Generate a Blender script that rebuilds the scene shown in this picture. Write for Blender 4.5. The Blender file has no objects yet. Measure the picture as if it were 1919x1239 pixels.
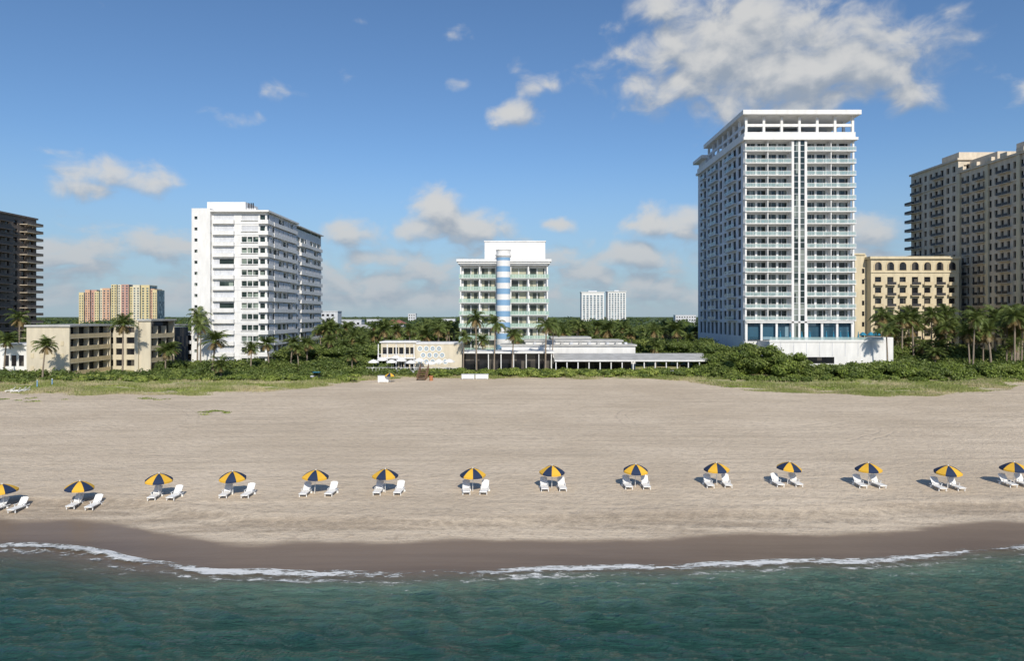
import bpy, math, random
import numpy as np
from mathutils import Vector, Matrix
random.seed(7); rng=np.random.default_rng(7)
scene=bpy.context.scene
F=1279.0; H=19.0; HY=592.0
def bx(px,d): return (px-959.5)/F*d
def bz(py,d): return H+(HY-py)*d/F

# ---------------- materials ----------------
def newmat(name):
    m=bpy.data.materials.new(name); m.use_nodes=True
    nt=m.node_tree; p=nt.nodes['Principled BSDF']; return m,nt,p
def N(nt,t,**kw):
    n=nt.nodes.new(t)
    for k,v in kw.items(): setattr(n,k,v)
    return n
def setin(n,i,v,nt):
    if hasattr(v,'is_linked') or isinstance(v,bpy.types.NodeSocket): nt.links.new(v,n.inputs[i])
    else: n.inputs[i].default_value=v
def M(nt,op,a,b=None,c=None,clamp=False):
    n=N(nt,'ShaderNodeMath',operation=op); n.use_clamp=clamp
    setin(n,0,a,nt)
    if b is not None: setin(n,1,b,nt)
    if c is not None: setin(n,2,c,nt)
    return n.outputs[0]
def SS(nt,v,a,b,lo=0.,hi=1.):
    n=N(nt,'ShaderNodeMapRange',interpolation_type='SMOOTHSTEP'); setin(n,0,v,nt)
    n.inputs[1].default_value=a;n.inputs[2].default_value=b;n.inputs[3].default_value=lo;n.inputs[4].default_value=hi
    return n.outputs[0]
def MIX(nt,f,a,b,blend='MIX'):
    n=N(nt,'ShaderNodeMix',data_type='RGBA',blend_type=blend)
    setin(n,0,f,nt)
    for i,v in ((6,a),(7,b)):
        if isinstance(v,tuple): v=tuple(v)+(1,) if len(v)==3 else v
        setin(n,i,v,nt)
    return n.outputs[2]
def pos(nt): return N(nt,'ShaderNodeNewGeometry').outputs['Position']
def NOISE(nt,vec,scale,detail=4,rough=.55,sc3=None,dist=0,rotz=0):
    if sc3 is not None:
        mp=N(nt,'ShaderNodeMapping'); nt.links.new(vec,mp.inputs[0]); mp.inputs['Scale'].default_value=sc3; mp.inputs['Rotation'].default_value=(0,0,rotz); vec=mp.outputs[0]
    n=N(nt,'ShaderNodeTexNoise'); nt.links.new(vec,n.inputs['Vector'])
    n.inputs['Scale'].default_value=scale;n.inputs['Detail'].default_value=detail;n.inputs['Roughness'].default_value=rough
    n.inputs['Distortion'].default_value=dist
    return n.outputs['Fac']
def paint(name,col,var=.1,rough=.7,sc=.4,streak=True):
    m,nt,p=newmat(name); P=pos(nt)
    n=NOISE(nt,P,1,5,.6,(sc*2,sc*2,sc*.5) if streak else (sc,sc,sc))
    c=MIX(nt,SS(nt,n,.3,.7),tuple(x*(1-var) for x in col),tuple(min(x*(1+var*.4),.9) for x in col))
    nt.links.new(c,p.inputs['Base Color']); p.inputs['Roughness'].default_value=rough
    return m
def window(name,dark,cur,ratio=.35,cell=(1.3,1.3,3.2),rough=.08,spec=.5):
    m,nt,p=newmat(name); P=pos(nt)
    d=N(nt,'ShaderNodeVectorMath',operation='DIVIDE'); nt.links.new(P,d.inputs[0]); d.inputs[1].default_value=cell
    f=N(nt,'ShaderNodeVectorMath',operation='FLOOR'); nt.links.new(d.outputs[0],f.inputs[0])
    w=N(nt,'ShaderNodeTexWhiteNoise'); nt.links.new(f.outputs[0],w.inputs['Vector'])
    fac=SS(nt,w.outputs['Value'],1-ratio-.15,1-ratio+.15)
    c0=MIX(nt,w.outputs['Value'],tuple(x*.5 for x in dark),dark)
    c=MIX(nt,fac,c0,cur)
    nt.links.new(c,p.inputs['Base Color']); p.inputs['Roughness'].default_value=rough
    p.inputs['Specular IOR Level'].default_value=spec
    return m
def glassrail(name,col,alpha):
    m,nt,p=newmat(name); p.inputs['Base Color'].default_value=(*col,1); p.inputs['Alpha'].default_value=alpha
    p.inputs['Roughness'].default_value=.1
    return m
def leafmat(name,a,b,sc=.5,transl=True,bump=False):
    m,nt,p=newmat(name); P=pos(nt)
    n=NOISE(nt,P,sc,3,.6)
    n2=NOISE(nt,P,sc*9,1)
    f=M(nt,'ADD',M(nt,'MULTIPLY',SS(nt,n,.32,.68),.65),M(nt,'MULTIPLY',n2,.35))
    c=MIX(nt,f,a,b); nt.links.new(c,p.inputs['Base Color']); p.inputs['Roughness'].default_value=.5
    p.inputs['Specular IOR Level'].default_value=.35
    if transl:
        t=N(nt,'ShaderNodeBsdfTranslucent'); nt.links.new(c,t.inputs[0])
        mx=N(nt,'ShaderNodeMixShader'); mx.inputs[0].default_value=.3
        nt.links.new(p.outputs[0],mx.inputs[1]);nt.links.new(t.outputs[0],mx.inputs[2])
        nt.links.new(mx.outputs[0],nt.nodes['Material Output'].inputs[0])
    if bump:
        bm=N(nt,'ShaderNodeBump'); bm.inputs['Distance'].default_value=.8; bm.inputs['Strength'].default_value=1
        nt.links.new(NOISE(nt,P,2.2,3,.7),bm.inputs['Height']); nt.links.new(bm.outputs[0],p.inputs['Normal']); p.inputs['Specular IOR Level'].default_value=0
    return m

white=paint('white_paint',(.75,.75,.745),.10)
white2=paint('white_shutter',(.58,.60,.64),.14,sc=.8)
whiteshade=paint('white_wall_shaded',(.62,.67,.74),.08)  # tower side white, cooled and darkened so its shade sits in the colour
cream=paint('cream_stucco',(.62,.54,.38),.12)
beige=paint('beige_stucco',(.62,.54,.43),.15)
beige2=paint('tan_stucco',(.60,.50,.33),.14)
lowbeige=paint('pale_beige_stucco',(.60,.54,.42),.12)
brownd=paint('brown_concrete',(.17,.14,.12),.2)
greyroof=paint('grey_roof',(.45,.45,.44),.2,streak=False)
darkm=paint('dark_metal',(.03,.03,.035),.1,.5)
wood=paint('weathered_wood',(.20,.12,.07),.3,.8,2)
bluestripe=paint('blue_stripe_paint',(.20,.36,.55),.06)
bluefab=paint('teal_fabric',(.02,.20,.32),.1)
green_rail=glassrail('green_tint_railing',(.42,.60,.52),.5)
glass_rail=glassrail('balcony_glass',(.42,.56,.57),.42)
win_g=window('tower_window',(.025,.045,.045),(.22,.25,.23),.25)
win_b=window('blue_window',(.05,.13,.20),(.20,.30,.36),.25)
win_h=window('hotel_window',(.09,.11,.09),(.46,.45,.34),.5,(1.1,1.1,3.87))
win_d=window('dark_window',(.02,.022,.028),(.10,.09,.08),.2)
win_e=window('condo_window',(.03,.05,.045),(.25,.30,.26),.25)
palm_leaf=leafmat('palm_leaf',(.07,.11,.026),(.20,.245,.07),.35)
palm_dry=leafmat('palm_dry_leaf',(.20,.15,.06),(.34,.25,.12),.5)
bark=paint('palm_bark',(.27,.22,.17),.3,.9,3)
leafA=leafmat('leaf_mid',(.07,.11,.026),(.15,.20,.05),.12)
leafB=leafmat('leaf_light',(.12,.17,.036),(.25,.30,.08),.15)
leafC=leafmat('leaf_dark',(.04,.07,.02),(.10,.14,.038),.1)
farA=leafmat('far_leaf_mid',(.07,.11,.05),(.14,.19,.085),.03)  # far foliage shifted bluish: distance haze put into the leaf colour
farB=leafmat('far_leaf_dark',(.05,.085,.045),(.11,.15,.075),.03)
grapeA=leafmat('sea_grape_leaf',(.14,.20,.035),(.27,.34,.065),.25)
grapeB=leafmat('sea_grape_leaf_dark',(.07,.11,.025),(.15,.20,.05),.25)
grapeY=leafmat('sea_grape_leaf_bright',(.22,.29,.055),(.40,.45,.11),.25)
grassA=leafmat('dune_grass_green',(.23,.28,.075),(.40,.42,.15),.15)
grassB=leafmat('dune_grass_straw',(.46,.42,.23),(.62,.55,.34),.15)
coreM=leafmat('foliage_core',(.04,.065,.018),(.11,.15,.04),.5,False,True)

# ---------------- mesh helpers ----------------
def link(o): scene.collection.objects.link(o); return o
def mesh_np(name,V,Fq,mats,midx=None,smooth=False):
    me=bpy.data.meshes.new(name); V=np.asarray(V,dtype=np.float32); Fq=np.asarray(Fq,dtype=np.int32)
    k=Fq.shape[1]
    me.vertices.add(len(V)); me.vertices.foreach_set('co',V.ravel())
    me.loops.add(Fq.size); me.loops.foreach_set('vertex_index',Fq.ravel())
    me.polygons.add(len(Fq)); me.polygons.foreach_set('loop_start',np.arange(0,Fq.size,k,dtype=np.int32))
    for m in mats: me.materials.append(m)
    if midx is not None: me.polygons.foreach_set('material_index',np.asarray(midx,dtype=np.int32))
    if smooth: me.polygons.foreach_set('use_smooth',np.ones(len(Fq),dtype=bool))
    me.update(calc_edges=True); me.validate()
    return me
class MB:
    """polygon soup with material slots"""
    def __init__(s): s.v=[];s.f=[];s.m=[];s.mats=[]
    def mi(s,mat):
        if mat not in s.mats: s.mats.append(mat)
        return s.mats.index(mat)
    def box(s,mat,x0,x1,y0,y1,z0,z1,M4=None):
        b=len(s.v)
        for x,y,z in((x0,y0,z0),(x1,y0,z0),(x1,y1,z0),(x0,y1,z0),(x0,y0,z1),(x1,y0,z1),(x1,y1,z1),(x0,y1,z1)):
            v=Vector((x,y,z)); 
            if M4 is not None: v=M4@v
            s.v.append(tuple(v))
        for q in((0,3,2,1),(4,5,6,7),(0,1,5,4),(1,2,6,5),(2,3,7,6),(3,0,4,7)):
            s.f.append(tuple(b+i for i in q)); s.m.append(s.mi(mat))
    def cyl(s,mat,x,y,z0,z1,r0,r1=None,n=12,cap=True):
        r1=r0 if r1 is None else r1; b=len(s.v)
        for z,r in((z0,r0),(z1,r1)):
            for i in range(n):
                a=2*math.pi*i/n; s.v.append((x+r*math.cos(a),y+r*math.sin(a),z))
        for i in range(n):
            j=(i+1)%n; s.f.append((b+i,b+j,b+n+j,b+n+i)); s.m.append(s.mi(mat))
        if cap:
            s.f.append(tuple(b+n+i for i in range(n))); s.m.append(s.mi(mat))
            s.f.append(tuple(b+i for i in reversed(range(n)))); s.m.append(s.mi(mat))
    def poly(s,mat,pts):
        b=len(s.v); s.v+=[tuple(p) for p in pts]; s.f.append(tuple(range(b,b+len(pts)))); s.m.append(s.mi(mat))
    def mesh(s,name):
        me=bpy.data.meshes.new(name); me.from_pydata(s.v,[],s.f)
        for m in s.mats: me.materials.append(m)
        me.polygons.foreach_set('material_index',s.m); me.update(); return me
class Building:
    def __init__(s,name): s.name=name; s.parts={}
    def p(s,part):
        if part not in s.parts: s.parts[part]=MB()
        return s.parts[part]
    def box(s,part,mat,*a): s.p(part).box(mat,*a)
    def fb(s,part,mat,face,pl,u0,u1,z0,z1,o0,o1):
        if face=='S': s.box(part,mat,u0,u1,pl-o1,pl-o0,z0,z1)
        elif face=='E': s.box(part,mat,pl+o0,pl+o1,u0,u1,z0,z1)
        else: s.box(part,mat,pl-o1,pl-o0,u0,u1,z0,z1)
    def grid(s,mat,face,pl,umin,umax,zmin,zmax,us,zs,rec=.4,part='walls'):
        cur=umin
        for a,b in list(us)+[(umax,umax)]:
            if a>cur+1e-3: s.fb(part,mat,face,pl,cur,a,zmin,zmax,-rec,0)
            cur=b
        for a,b in us:
            c=zmin
            for z0,z1 in list(zs)+[(zmax,zmax)]:
                if z0>c+1e-3: s.fb(part,mat,face,pl,a,b,c,z0,-rec,-.02)
                c=z1
    def finish(s):
        e=bpy.data.objects.new(s.name,None); link(e)
        for k,mb in s.parts.items():
            o=bpy.data.objects.new(k,mb.mesh(s.name+'_'+k)); link(o); o.parent=e
        return e
def regular(u0,u1,n,frac):
    w=(u1-u0)/n; return [(u0+w*i+w*(1-frac)/2,u0+w*(i+1)-w*(1-frac)/2) for i in range(n)]

# ---------------- terrain ----------------
SX=[-400,-120,-80,-42.6,-36.5,-27.2,-21.3,-14.2,.8,5.7,18.1,28.5,42.5,80,120,400]
SY=[54,56,59,57.0,56.2,52.8,50.8,50.5,50.9,51.7,52.6,53.5,56.2,58,55,54]
def shore(x): return np.interp(x,SX,SY)+.25*np.sin(x*.33+1)+.12*np.sin(x*.9)+.05*np.sin(x*2.3)
VX=[-400,-112,-90,-60,-47,-40,-25,30,45,52,60,75,100,110,122,400]
VY=[150,150,147,149,158,172,176,175,171,158,151,146,148,158,166,160]
def vege(x): return np.interp(x,VX,VY)+1.5*np.sin(x*.21)+.8*np.sin(x*.53+2)
def gz(x,y):
    t=y-shore(x)
    z=np.interp(t,[-200,-30,-5,0,4,6.5,8.2,9.3,14,110,125,150,6000],[-6,-3,-.35,0,.32,.6,.85,1.3,1.5,2.45,2.9,3.0,3.0])
    v=y-vege(x)
    z=z+np.clip(v/5,0,1)*.5*(.6+.4*np.sin(x*.3)*np.sin(y*.25+x*.1))*np.clip((215-y)/20,0,1)
    return z
def gz1(x,y): return float(gz(np.array([x]),np.array([y]))[0])
def axis(lo,hi,step,far,n=22):
    core=np.arange(lo,hi+1e-6,step); g=np.geomspace(step,far,n).cumsum(); g=g/g[-1]*far
    return core,g
xc,g=axis(-150,150,1.0,6000); xs=np.concatenate([(-150-g)[::-1],xc,150+g])
yc,g2=axis(44,215,.7,9000); ys=np.concatenate([[20,30,38],yc,215+g2])
X,Y=np.meshgrid(xs,ys); Z=gz(X,Y)
lump=rng.normal(size=X.shape)*.022; mask=(np.abs(X)<150)&(Y<215)&(Y-shore(X)>9)
Z=Z+lump*mask
nx,ny=len(xs),len(ys)
V=np.stack([X.ravel(),Y.ravel(),Z.ravel()],1)
I=np.arange(nx*ny).reshape(ny,nx)
Q=np.stack([I[:-1,:-1].ravel(),I[:-1,1:].ravel(),I[1:,1:].ravel(),I[1:,:-1].ravel()],1)
m,nt,p=newmat('sand_and_soil'); P=pos(nt)
a=N(nt,'ShaderNodeAttribute',attribute_name='shore').outputs['Fac']
av=N(nt,'ShaderNodeAttribute',attribute_name='veg').outputs['Fac']
nb=NOISE(nt,P,.05,5,.6); nf=NOISE(nt,P,1.2,5,.7); nr=NOISE(nt,P,1,6,.65,(.04,.55,1)); nfine=NOISE(nt,P,6,3,.7)
nk=NOISE(nt,P,1,4,.7,(.25,.9,1),.4,.25)
dry=MIX(nt,SS(nt,nb,.3,.7),(.57,.47,.35),(.69,.58,.445))
dry=MIX(nt,M(nt,'MULTIPLY',SS(nt,nr,.42,.66),.6),dry,(.485,.40,.30))
dry=MIX(nt,M(nt,'MULTIPLY',SS(nt,nf,.45,.72),.6),dry,(.42,.345,.26))
dry=MIX(nt,M(nt,'MULTIPLY',SS(nt,nk,.55,.68),.45),dry,(.44,.36,.27))
def arcs(cx,cy,r,w):
    mp=N(nt,'ShaderNodeVectorMath',operation='SUBTRACT'); nt.links.new(P,mp.inputs[0]); mp.inputs[1].default_value=(cx,cy,2)
    ml=N(nt,'ShaderNodeVectorMath',operation='LENGTH'); nt.links.new(mp.outputs[0],ml.inputs[0])
    dd=M(nt,'ADD',ml.outputs['Value'],M(nt,'MULTIPLY',nb,5.0))
    f1=M(nt,'ABSOLUTE',M(nt,'SUBTRACT',dd,r)); f2=M(nt,'ABSOLUTE',M(nt,'SUBTRACT',dd,r+1.7))
    return SS(nt,M(nt,'MINIMUM',f1,f2),w,w*.3)
tr=None
for cx,cy,r in((38,112,22),(41,120,17),(-90,98,42),(20,250,150),(-40,310,200),(10,-160,300),(0,320,225)):
    k=arcs(cx,cy,r,.28); tr=k if tr is None else M(nt,'MAXIMUM',tr,k)
trm=M(nt,'MULTIPLY',M(nt,'MULTIPLY',tr,SS(nt,nb,.40,.55)),SS(nt,nf,.35,.55))
dry=MIX(nt,M(nt,'MULTIPLY',trm,.3),dry,(.38,.32,.25))
sh=SS(nt,M(nt,'ADD',a,M(nt,'MULTIPLY',nb,4)),14,10)
mid=MIX(nt,SS(nt,nr,.38,.62),(.38,.31,.235),(.58,.49,.38))
mid=MIX(nt,M(nt,'MULTIPLY',SS(nt,nf,.5,.7),.6),mid,(.31,.25,.19))
mid=MIX(nt,M(nt,'MULTIPLY',SS(nt,nfine,.58,.72),.6),mid,(.70,.64,.54))
col=MIX(nt,sh,dry,mid)
aw=M(nt,'ADD',a,M(nt,'MULTIPLY',M(nt,'SUBTRACT',NOISE(nt,P,1,4,.5,(.07,.25,1)),.5),4))
wet=SS(nt,aw,5.6,4.4)
wetc=MIX(nt,SS(nt,a,0,5),(.15,.112,.082),(.205,.155,.112))
wetc=MIX(nt,M(nt,'MULTIPLY',SS(nt,nr,.4,.7),.4),wetc,(.26,.20,.148))
for lc,lw,ls in((8.4,1.3,.5),(10.6,.35,.35),(7.0,.5,.5)):
    ln=SS(nt,M(nt,'ABSOLUTE',M(nt,'SUBTRACT',aw,lc)),lw,lw*.1)
    col=MIX(nt,M(nt,'MULTIPLY',M(nt,'MULTIPLY',ln,ls),SS(nt,nf,.3,.6)),col,(.26,.215,.165))
col=MIX(nt,wet,col,wetc)
vegf=SS(nt,M(nt,'ADD',av,M(nt,'MULTIPLY',M(nt,'SUBTRACT',NOISE(nt,P,.35,5,.7),.5),14)),-.5,4.5)
vc=MIX(nt,SS(nt,NOISE(nt,P,.25,5,.7),.38,.62),(.19,.235,.06),(.50,.44,.27))
vc=MIX(nt,SS(nt,av,60,90),vc,(.08,.11,.045))
col=MIX(nt,vegf,col,vc)
nt.links.new(col,p.inputs['Base Color'])
nt.links.new(M(nt,'MULTIPLY_ADD',wet,-.5,.9),p.inputs['Roughness'])
p.inputs['Specular IOR Level'].default_value=.25
bm=N(nt,'ShaderNodeBump'); bm.inputs['Distance'].default_value=.30
hgt=M(nt,'ADD',M(nt,'MULTIPLY',nf,1.2),M(nt,'SUBTRACT',M(nt,'ADD',M(nt,'MULTIPLY',nr,.8),M(nt,'MULTIPLY',nk,.5)),M(nt,'MULTIPLY',trm,.3)))
nt.links.new(hgt,bm.inputs['Height']); nt.links.new(M(nt,'MULTIPLY_ADD',wet,-.6,.7),bm.inputs['Strength'])
nt.links.new(bm.outputs[0],p.inputs['Normal'])
me=mesh_np('beach_ground',V,Q,[m],smooth=True)
for nm,arr in(('shore',(Y-shore(X)).ravel()),('veg',(Y-vege(X)).ravel())):
    at=me.attributes.new(nm,'FLOAT','POINT'); at.data.foreach_set('value',np.ascontiguousarray(arr,dtype=np.float32))
link(bpy.data.objects.new('ground',me))

# ---------------- sea ----------------
xc,g=axis(-70,70,.25,6000,26); xs=np.concatenate([(-70-g)[::-1],xc,70+g])
yc=np.arange(26,61,.2); g2=np.geomspace(.3,3000,26).cumsum(); ys=np.concatenate([(26-g2)[::-1],yc])
X,Y=np.meshgrid(xs,ys); t=shore(X)-Y
Zs=np.zeros_like(X)
for k in range(44):
    ang=random.gauss(math.radians(62),.42); lam=random.choice([.9,1.1,1.4,1.8,2.4,3.2]); kx,ky=math.cos(ang)*6.28/lam,math.sin(ang)*6.28/lam
    Zs+=lam*.0064*np.sin(kx*X+ky*Y+random.random()*6.28+.6*np.sin(X*.11+k)+.5*np.sin(Y*.3+k*2))
Zs*=np.clip(t/4,0,1)*np.clip((95-np.abs(X))/20,0,1)*np.clip((Y-5)/12,0,1)
Zs+=.10*np.exp(-((t-1.0-.5*np.sin(X*.25))/.35)**2)*(.5+.5*np.sin(X*.17+1))+.02
nx,ny=len(xs),len(ys); I=np.arange(nx*ny).reshape(ny,nx)
Q=np.stack([I[:-1,:-1].ravel(),I[:-1,1:].ravel(),I[1:,1:].ravel(),I[1:,:-1].ravel()],1)
m,nt,p=newmat('sea_water'); P=pos(nt)
a=N(nt,'ShaderNodeAttribute',attribute_name='off').outputs['Fac']
al=N(nt,'ShaderNodeAttribute',attribute_name='alpha').outputs['Fac']
n1=NOISE(nt,P,1,6,.65,(.12,.5,1),.6,.45)
c=MIX(nt,SS(nt,a,1,12),(.10,.18,.135),(.019,.078,.060))
c=MIX(nt,M(nt,'MULTIPLY',SS(nt,n1,.42,.62),.5),c,(.012,.054,.044))
c=MIX(nt,M(nt,'MULTIPLY',SS(nt,a,4,.8),.5),c,(.18,.17,.12))
fn=NOISE(nt,P,1,7,.75,(1.0,2.4,1),.6); fl=NOISE(nt,P,1,2,.5,(.12,.35,1))
r=N(nt,'ShaderNodeValToRGB'); nt.links.new(M(nt,'DIVIDE',a,6.),r.inputs[0])
els=r.color_ramp.elements; els[0].position=0;els[0].color=(.48,)*3+(1,);els[1].position=1;els[1].color=(0,0,0,1)
for ps,vv in((.05,.62),(.12,.5),(.20,.24),(.32,.40),(.42,.16),(.6,.22),(.75,.0)):
    e=els.new(ps); e.color=(vv,vv,vv,1)
fo=M(nt,'ADD',fn,M(nt,'MULTIPLY',r.outputs[0],M(nt,'MULTIPLY_ADD',fl,1.3,-.02)))
fo=SS(nt,fo,.70,.88)
c=MIX(nt,fo,c,(.72,.73,.72))
nt.links.new(c,p.inputs['Base Color'])
nt.links.new(M(nt,'MULTIPLY_ADD',fo,.5,.06),p.inputs['Roughness']); p.inputs['IOR'].default_value=1.33
nt.links.new(M(nt,'MAXIMUM',al,fo),p.inputs['Alpha'])
bm=N(nt,'ShaderNodeBump'); bm.inputs['Distance'].default_value=.52; bm.inputs['Strength'].default_value=1.
w1=NOISE(nt,P,1,5,.65,(1.5,3.8,1),.5,.5)
w2=NOISE(nt,P,1,4,.6,(.45,1.5,1),.8,.5)
nt.links.new(M(nt,'ADD',w1,M(nt,'MULTIPLY',w2,1.3)),bm.inputs['Height']); nt.links.new(SS(nt,a,.5,5,.25,1.),bm.inputs['Strength']); nt.links.new(bm.outputs[0],p.inputs['Normal'])
me=mesh_np('sea',np.stack([X.ravel(),Y.ravel(),Zs.ravel()],1),Q,[m],smooth=True)
W=np.interp(X,[-60,-32,-22,0,60],[10,9,4,3,3]); s=np.clip((t+.1)/W,0,1); alpha=s*s*(3-2*s)*.97+.03*(t>0)
alpha=np.where(t<-.05,0,alpha)
for nm,arr in(('off',t),('alpha',alpha)):
    at=me.attributes.new(nm,'FLOAT','POINT'); at.data.foreach_set('value',np.ascontiguousarray(arr.ravel(),dtype=np.float32))
link(bpy.data.objects.new('sea_water',me))

# ---------------- foliage ----------------
def leaf_cloud(ell,dens,size,mats,zc=-.15,core=.8,seed=1,asp=.6,jit=.55):
    r=np.random.default_rng(seed); ell=np.asarray(ell,float)
    area=4*np.pi*((ell[:,3]*ell[:,4])**1.6/3+(ell[:,3]*ell[:,5])**1.6/3+(ell[:,4]*ell[:,5])**1.6/3)**(1/1.6)
    n=np.maximum((area*dens*.6).astype(int),12); idx=np.repeat(np.arange(len(ell)),n); T=len(idx)
    d=r.normal(size=(T,3)); d/=np.linalg.norm(d,axis=1)[:,None]; d[:,2]=np.where(d[:,2]<zc,-d[:,2],d[:,2])
    d[:,1]=np.where((d[:,1]>.35)&(r.random(T)<.6),-d[:,1],d[:,1])
    ph=idx*1.7
    lump=1+.20*np.sin(d[:,0]*7+ph)*np.sin(d[:,1]*6+ph*2)+.14*np.sin(d[:,2]*11+d[:,0]*9+ph)
    rad=(lump*(.76+.34*r.random(T)))[:,None]
    C=ell[idx,:3]+d*ell[idx,3:]*rad
    nrm=d+jit*r.normal(size=(T,3)); nrm/=np.linalg.norm(nrm,axis=1)[:,None]
    t1=np.cross(nrm,r.normal(size=(T,3))); t1/=np.linalg.norm(t1,axis=1)[:,None]; t2=np.cross(nrm,t1)
    s=(size*(.6+.8*r.random(T)))[:,None]
    V=np.stack([C-t1*s,C-t2*s*asp,C+t1*s,C+t2*s*asp],1).reshape(-1,3)
    Fq=np.arange(T*4).reshape(-1,4)
    mi=r.integers(0,len(mats),T); tone=(ell[idx,0]*3.1+ell[idx,1]).astype(int)%3
    mi=np.where(r.random(T)<.7,tone%len(mats),mi)
    U,K=10,6
    base=len(V)
    th=np.linspace(0,2*np.pi,U,endpoint=False); phs=np.linspace(-.45*np.pi,.45*np.pi,K)
    unit=np.array([(np.cos(a)*np.cos(b),np.sin(a)*np.cos(b),np.sin(b)) for b in phs for a in th])
    fu=[]
    for j in range(K-1):
        for i in range(U):
            fu.append((j*U+i,j*U+(i+1)%U,(j+1)*U+(i+1)%U,(j+1)*U+i))
    fu=np.array(fu)
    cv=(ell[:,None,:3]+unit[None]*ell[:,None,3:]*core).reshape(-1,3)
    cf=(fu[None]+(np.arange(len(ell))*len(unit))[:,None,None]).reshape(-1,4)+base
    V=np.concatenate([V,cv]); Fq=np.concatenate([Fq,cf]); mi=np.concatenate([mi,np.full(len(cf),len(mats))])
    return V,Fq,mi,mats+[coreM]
def foliage(name,*a,**k):
    V,Fq,mi,mats=leaf_cloud(*a,**k); o=bpy.data.objects.new(name,mesh_np(name,V,Fq,mats,mi)); return link(o)

def palm_mesh(h,seed,nf=24,L=3.3):
    r=random.Random(seed); mb=MB(); bl,bd=mb.mi(palm_leaf),mb.mi(palm_dry)
    lx,ly=r.uniform(-.9,.9),r.uniform(-.9,.9); n=8; rings=9; b=len(mb.v)
    for k in range(rings):
        f=k/(rings-1); cx,cy=lx*f*f,ly*f*f; rad=(.24-.10*f)*(1.35 if k==0 else 1)
        for i in range(n):
            an=2*math.pi*i/n; mb.v.append((cx+rad*math.cos(an),cy+rad*math.sin(an),-.5+(h+.5)*f))
    for k in range(rings-1):
        for i in range(n):
            j=(i+1)%n; mb.f.append((b+k*n+i,b+k*n+j,b+(k+1)*n+j,b+(k+1)*n+i)); mb.m.append(mb.mi(bark))
    top=Vector((lx,ly,h))
    mb.cyl(palm_leaf,lx,ly,h-.1,h+.7,.17,.05,6)
    for q in range(nf+6):
        dry=q>=nf
        an=q*2.399+r.uniform(-.2,.2); el=math.radians(r.uniform(-10,78) if not dry else r.uniform(-60,-30))
        LL=L*r.uniform(.8,1.15)*(0.7 if dry else 1); sag=r.uniform(.65,1.15)*(.3 if dry else 1)
        hd=Vector((math.cos(an),math.sin(an),0)); S=15; pts=[]
        for k in range(S+1):
            f=k/S; e=el-sag*1.5*f*f
            if k==0: pcur=top+Vector((0,0,.25))
            else: pcur=pcur+(hd*math.cos(e)+Vector((0,0,1))*math.sin(e))*(LL/S)
            pts.append(pcur.copy())
        side=Vector((-math.sin(an),math.cos(an),0)); mt=palm_dry if dry else palm_leaf
        for k in range(S):
            w=.035; mb.poly(mt,[pts[k]-side*w,pts[k]+side*w,pts[k+1]+side*w*.7,pts[k+1]-side*w*.7])
        for k in range(2,S+1):
            f=k/S; ll=L*.32*math.sin(math.pi*min(1,(f*.88+.12)))**.6+.12
            dr=(pts[k]-pts[k-1]).normalized()
            for sg in(-1,1):
                for sub in(0,.5):
                    o=pts[k]-(pts[k]-pts[k-1])*sub
                    d=(side*sg*r.uniform(.7,1)+dr*.65+Vector((0,0,-r.uniform(.15,.75)))).normalized()
                    e1=o+d*ll*r.uniform(.8,1.1); wv=dr*.075
                    mb.poly(mt,[o-wv,o+wv,e1])
    return mb.mesh('palm_mesh')
palms=[(h,palm_mesh(h,i*11+j,r_nf,L)) for i,(h,r_nf,L) in enumerate(((3.5,28,3.2),(6,26,3.4),(8.5,24,3.5),(11.5,22,3.6))) for j in range(3)]
def palm(x,y,top,z=None,s=1.):
    z=gz1(x,y) if z is None else z
    h=max(top-z,2.5); cand=sorted(palms,key=lambda q:abs(q[0]*s-h))[:3]; hh,me=random.choice(cand)
    o=bpy.data.objects.new('palm_tree',me); o.location=(x,y,z); sc=h/hh
    o.scale=(s,s,sc if sc>.75 and sc<1.3 else max(.7,min(1.35,sc))); o.rotation_euler=(0,0,random.random()*6.28)
    link(o)

# ---------------- buildings ----------------
# right tower
b=Building('balcony_tower_building'); xL,xR=68.4,100.3
b.box('core',win_g,xL+.5,xR-.5,202.6,250.5,3,70.4)
b.box('back_wall',white,xL+.01,xR-.01,250.5,251,3,70.5)
b.box('back_wall',white,xR-.5,xR,202.61,250.5,3,70.5)
zk=[67.6-3.56*k for k in range(15)]
zs=[(z+.12,z+2.8) for z in reversed(zk)]
zs=[(13.0,16.9)]+zs; zs[-1]=(67.72,70.1)
b.grid(white,'S',202.2,xL,81.9,3,70.5,regular(69.2,81.7,4,.80),zs)
b.grid(white,'S',202.2,86.4,xR,3,70.5,regular(86.6,xR-.5,4,.80),zs)
b.box('lobby_glass',win_b,xL+.3,81.85,201.5,202.15,12,16.85); b.box('lobby_glass',win_b,86.45,xR-.3,201.5,202.15,12,16.85)
for q0,q1 in((81.9,82.6),(83.85,84.45),(85.7,86.4)): b.box('centre_shaft',white,q0,q1,199.9,202.6,3,70.49)
for q0,q1 in((82.6,83.85),(84.45,85.7)): b.box('shaft_glass',win_g,q0,q1,200.08,202.5,3,70.4)
for k in range(2*len(zk)):
    z=zk[0]+1.5-k*3.56/2
    for q0,q1 in((82.6,83.85),(84.45,85.7)): b.box('shaft_louvres',white2,q0,q1,200.0,200.07,z-.14,z)
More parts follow.
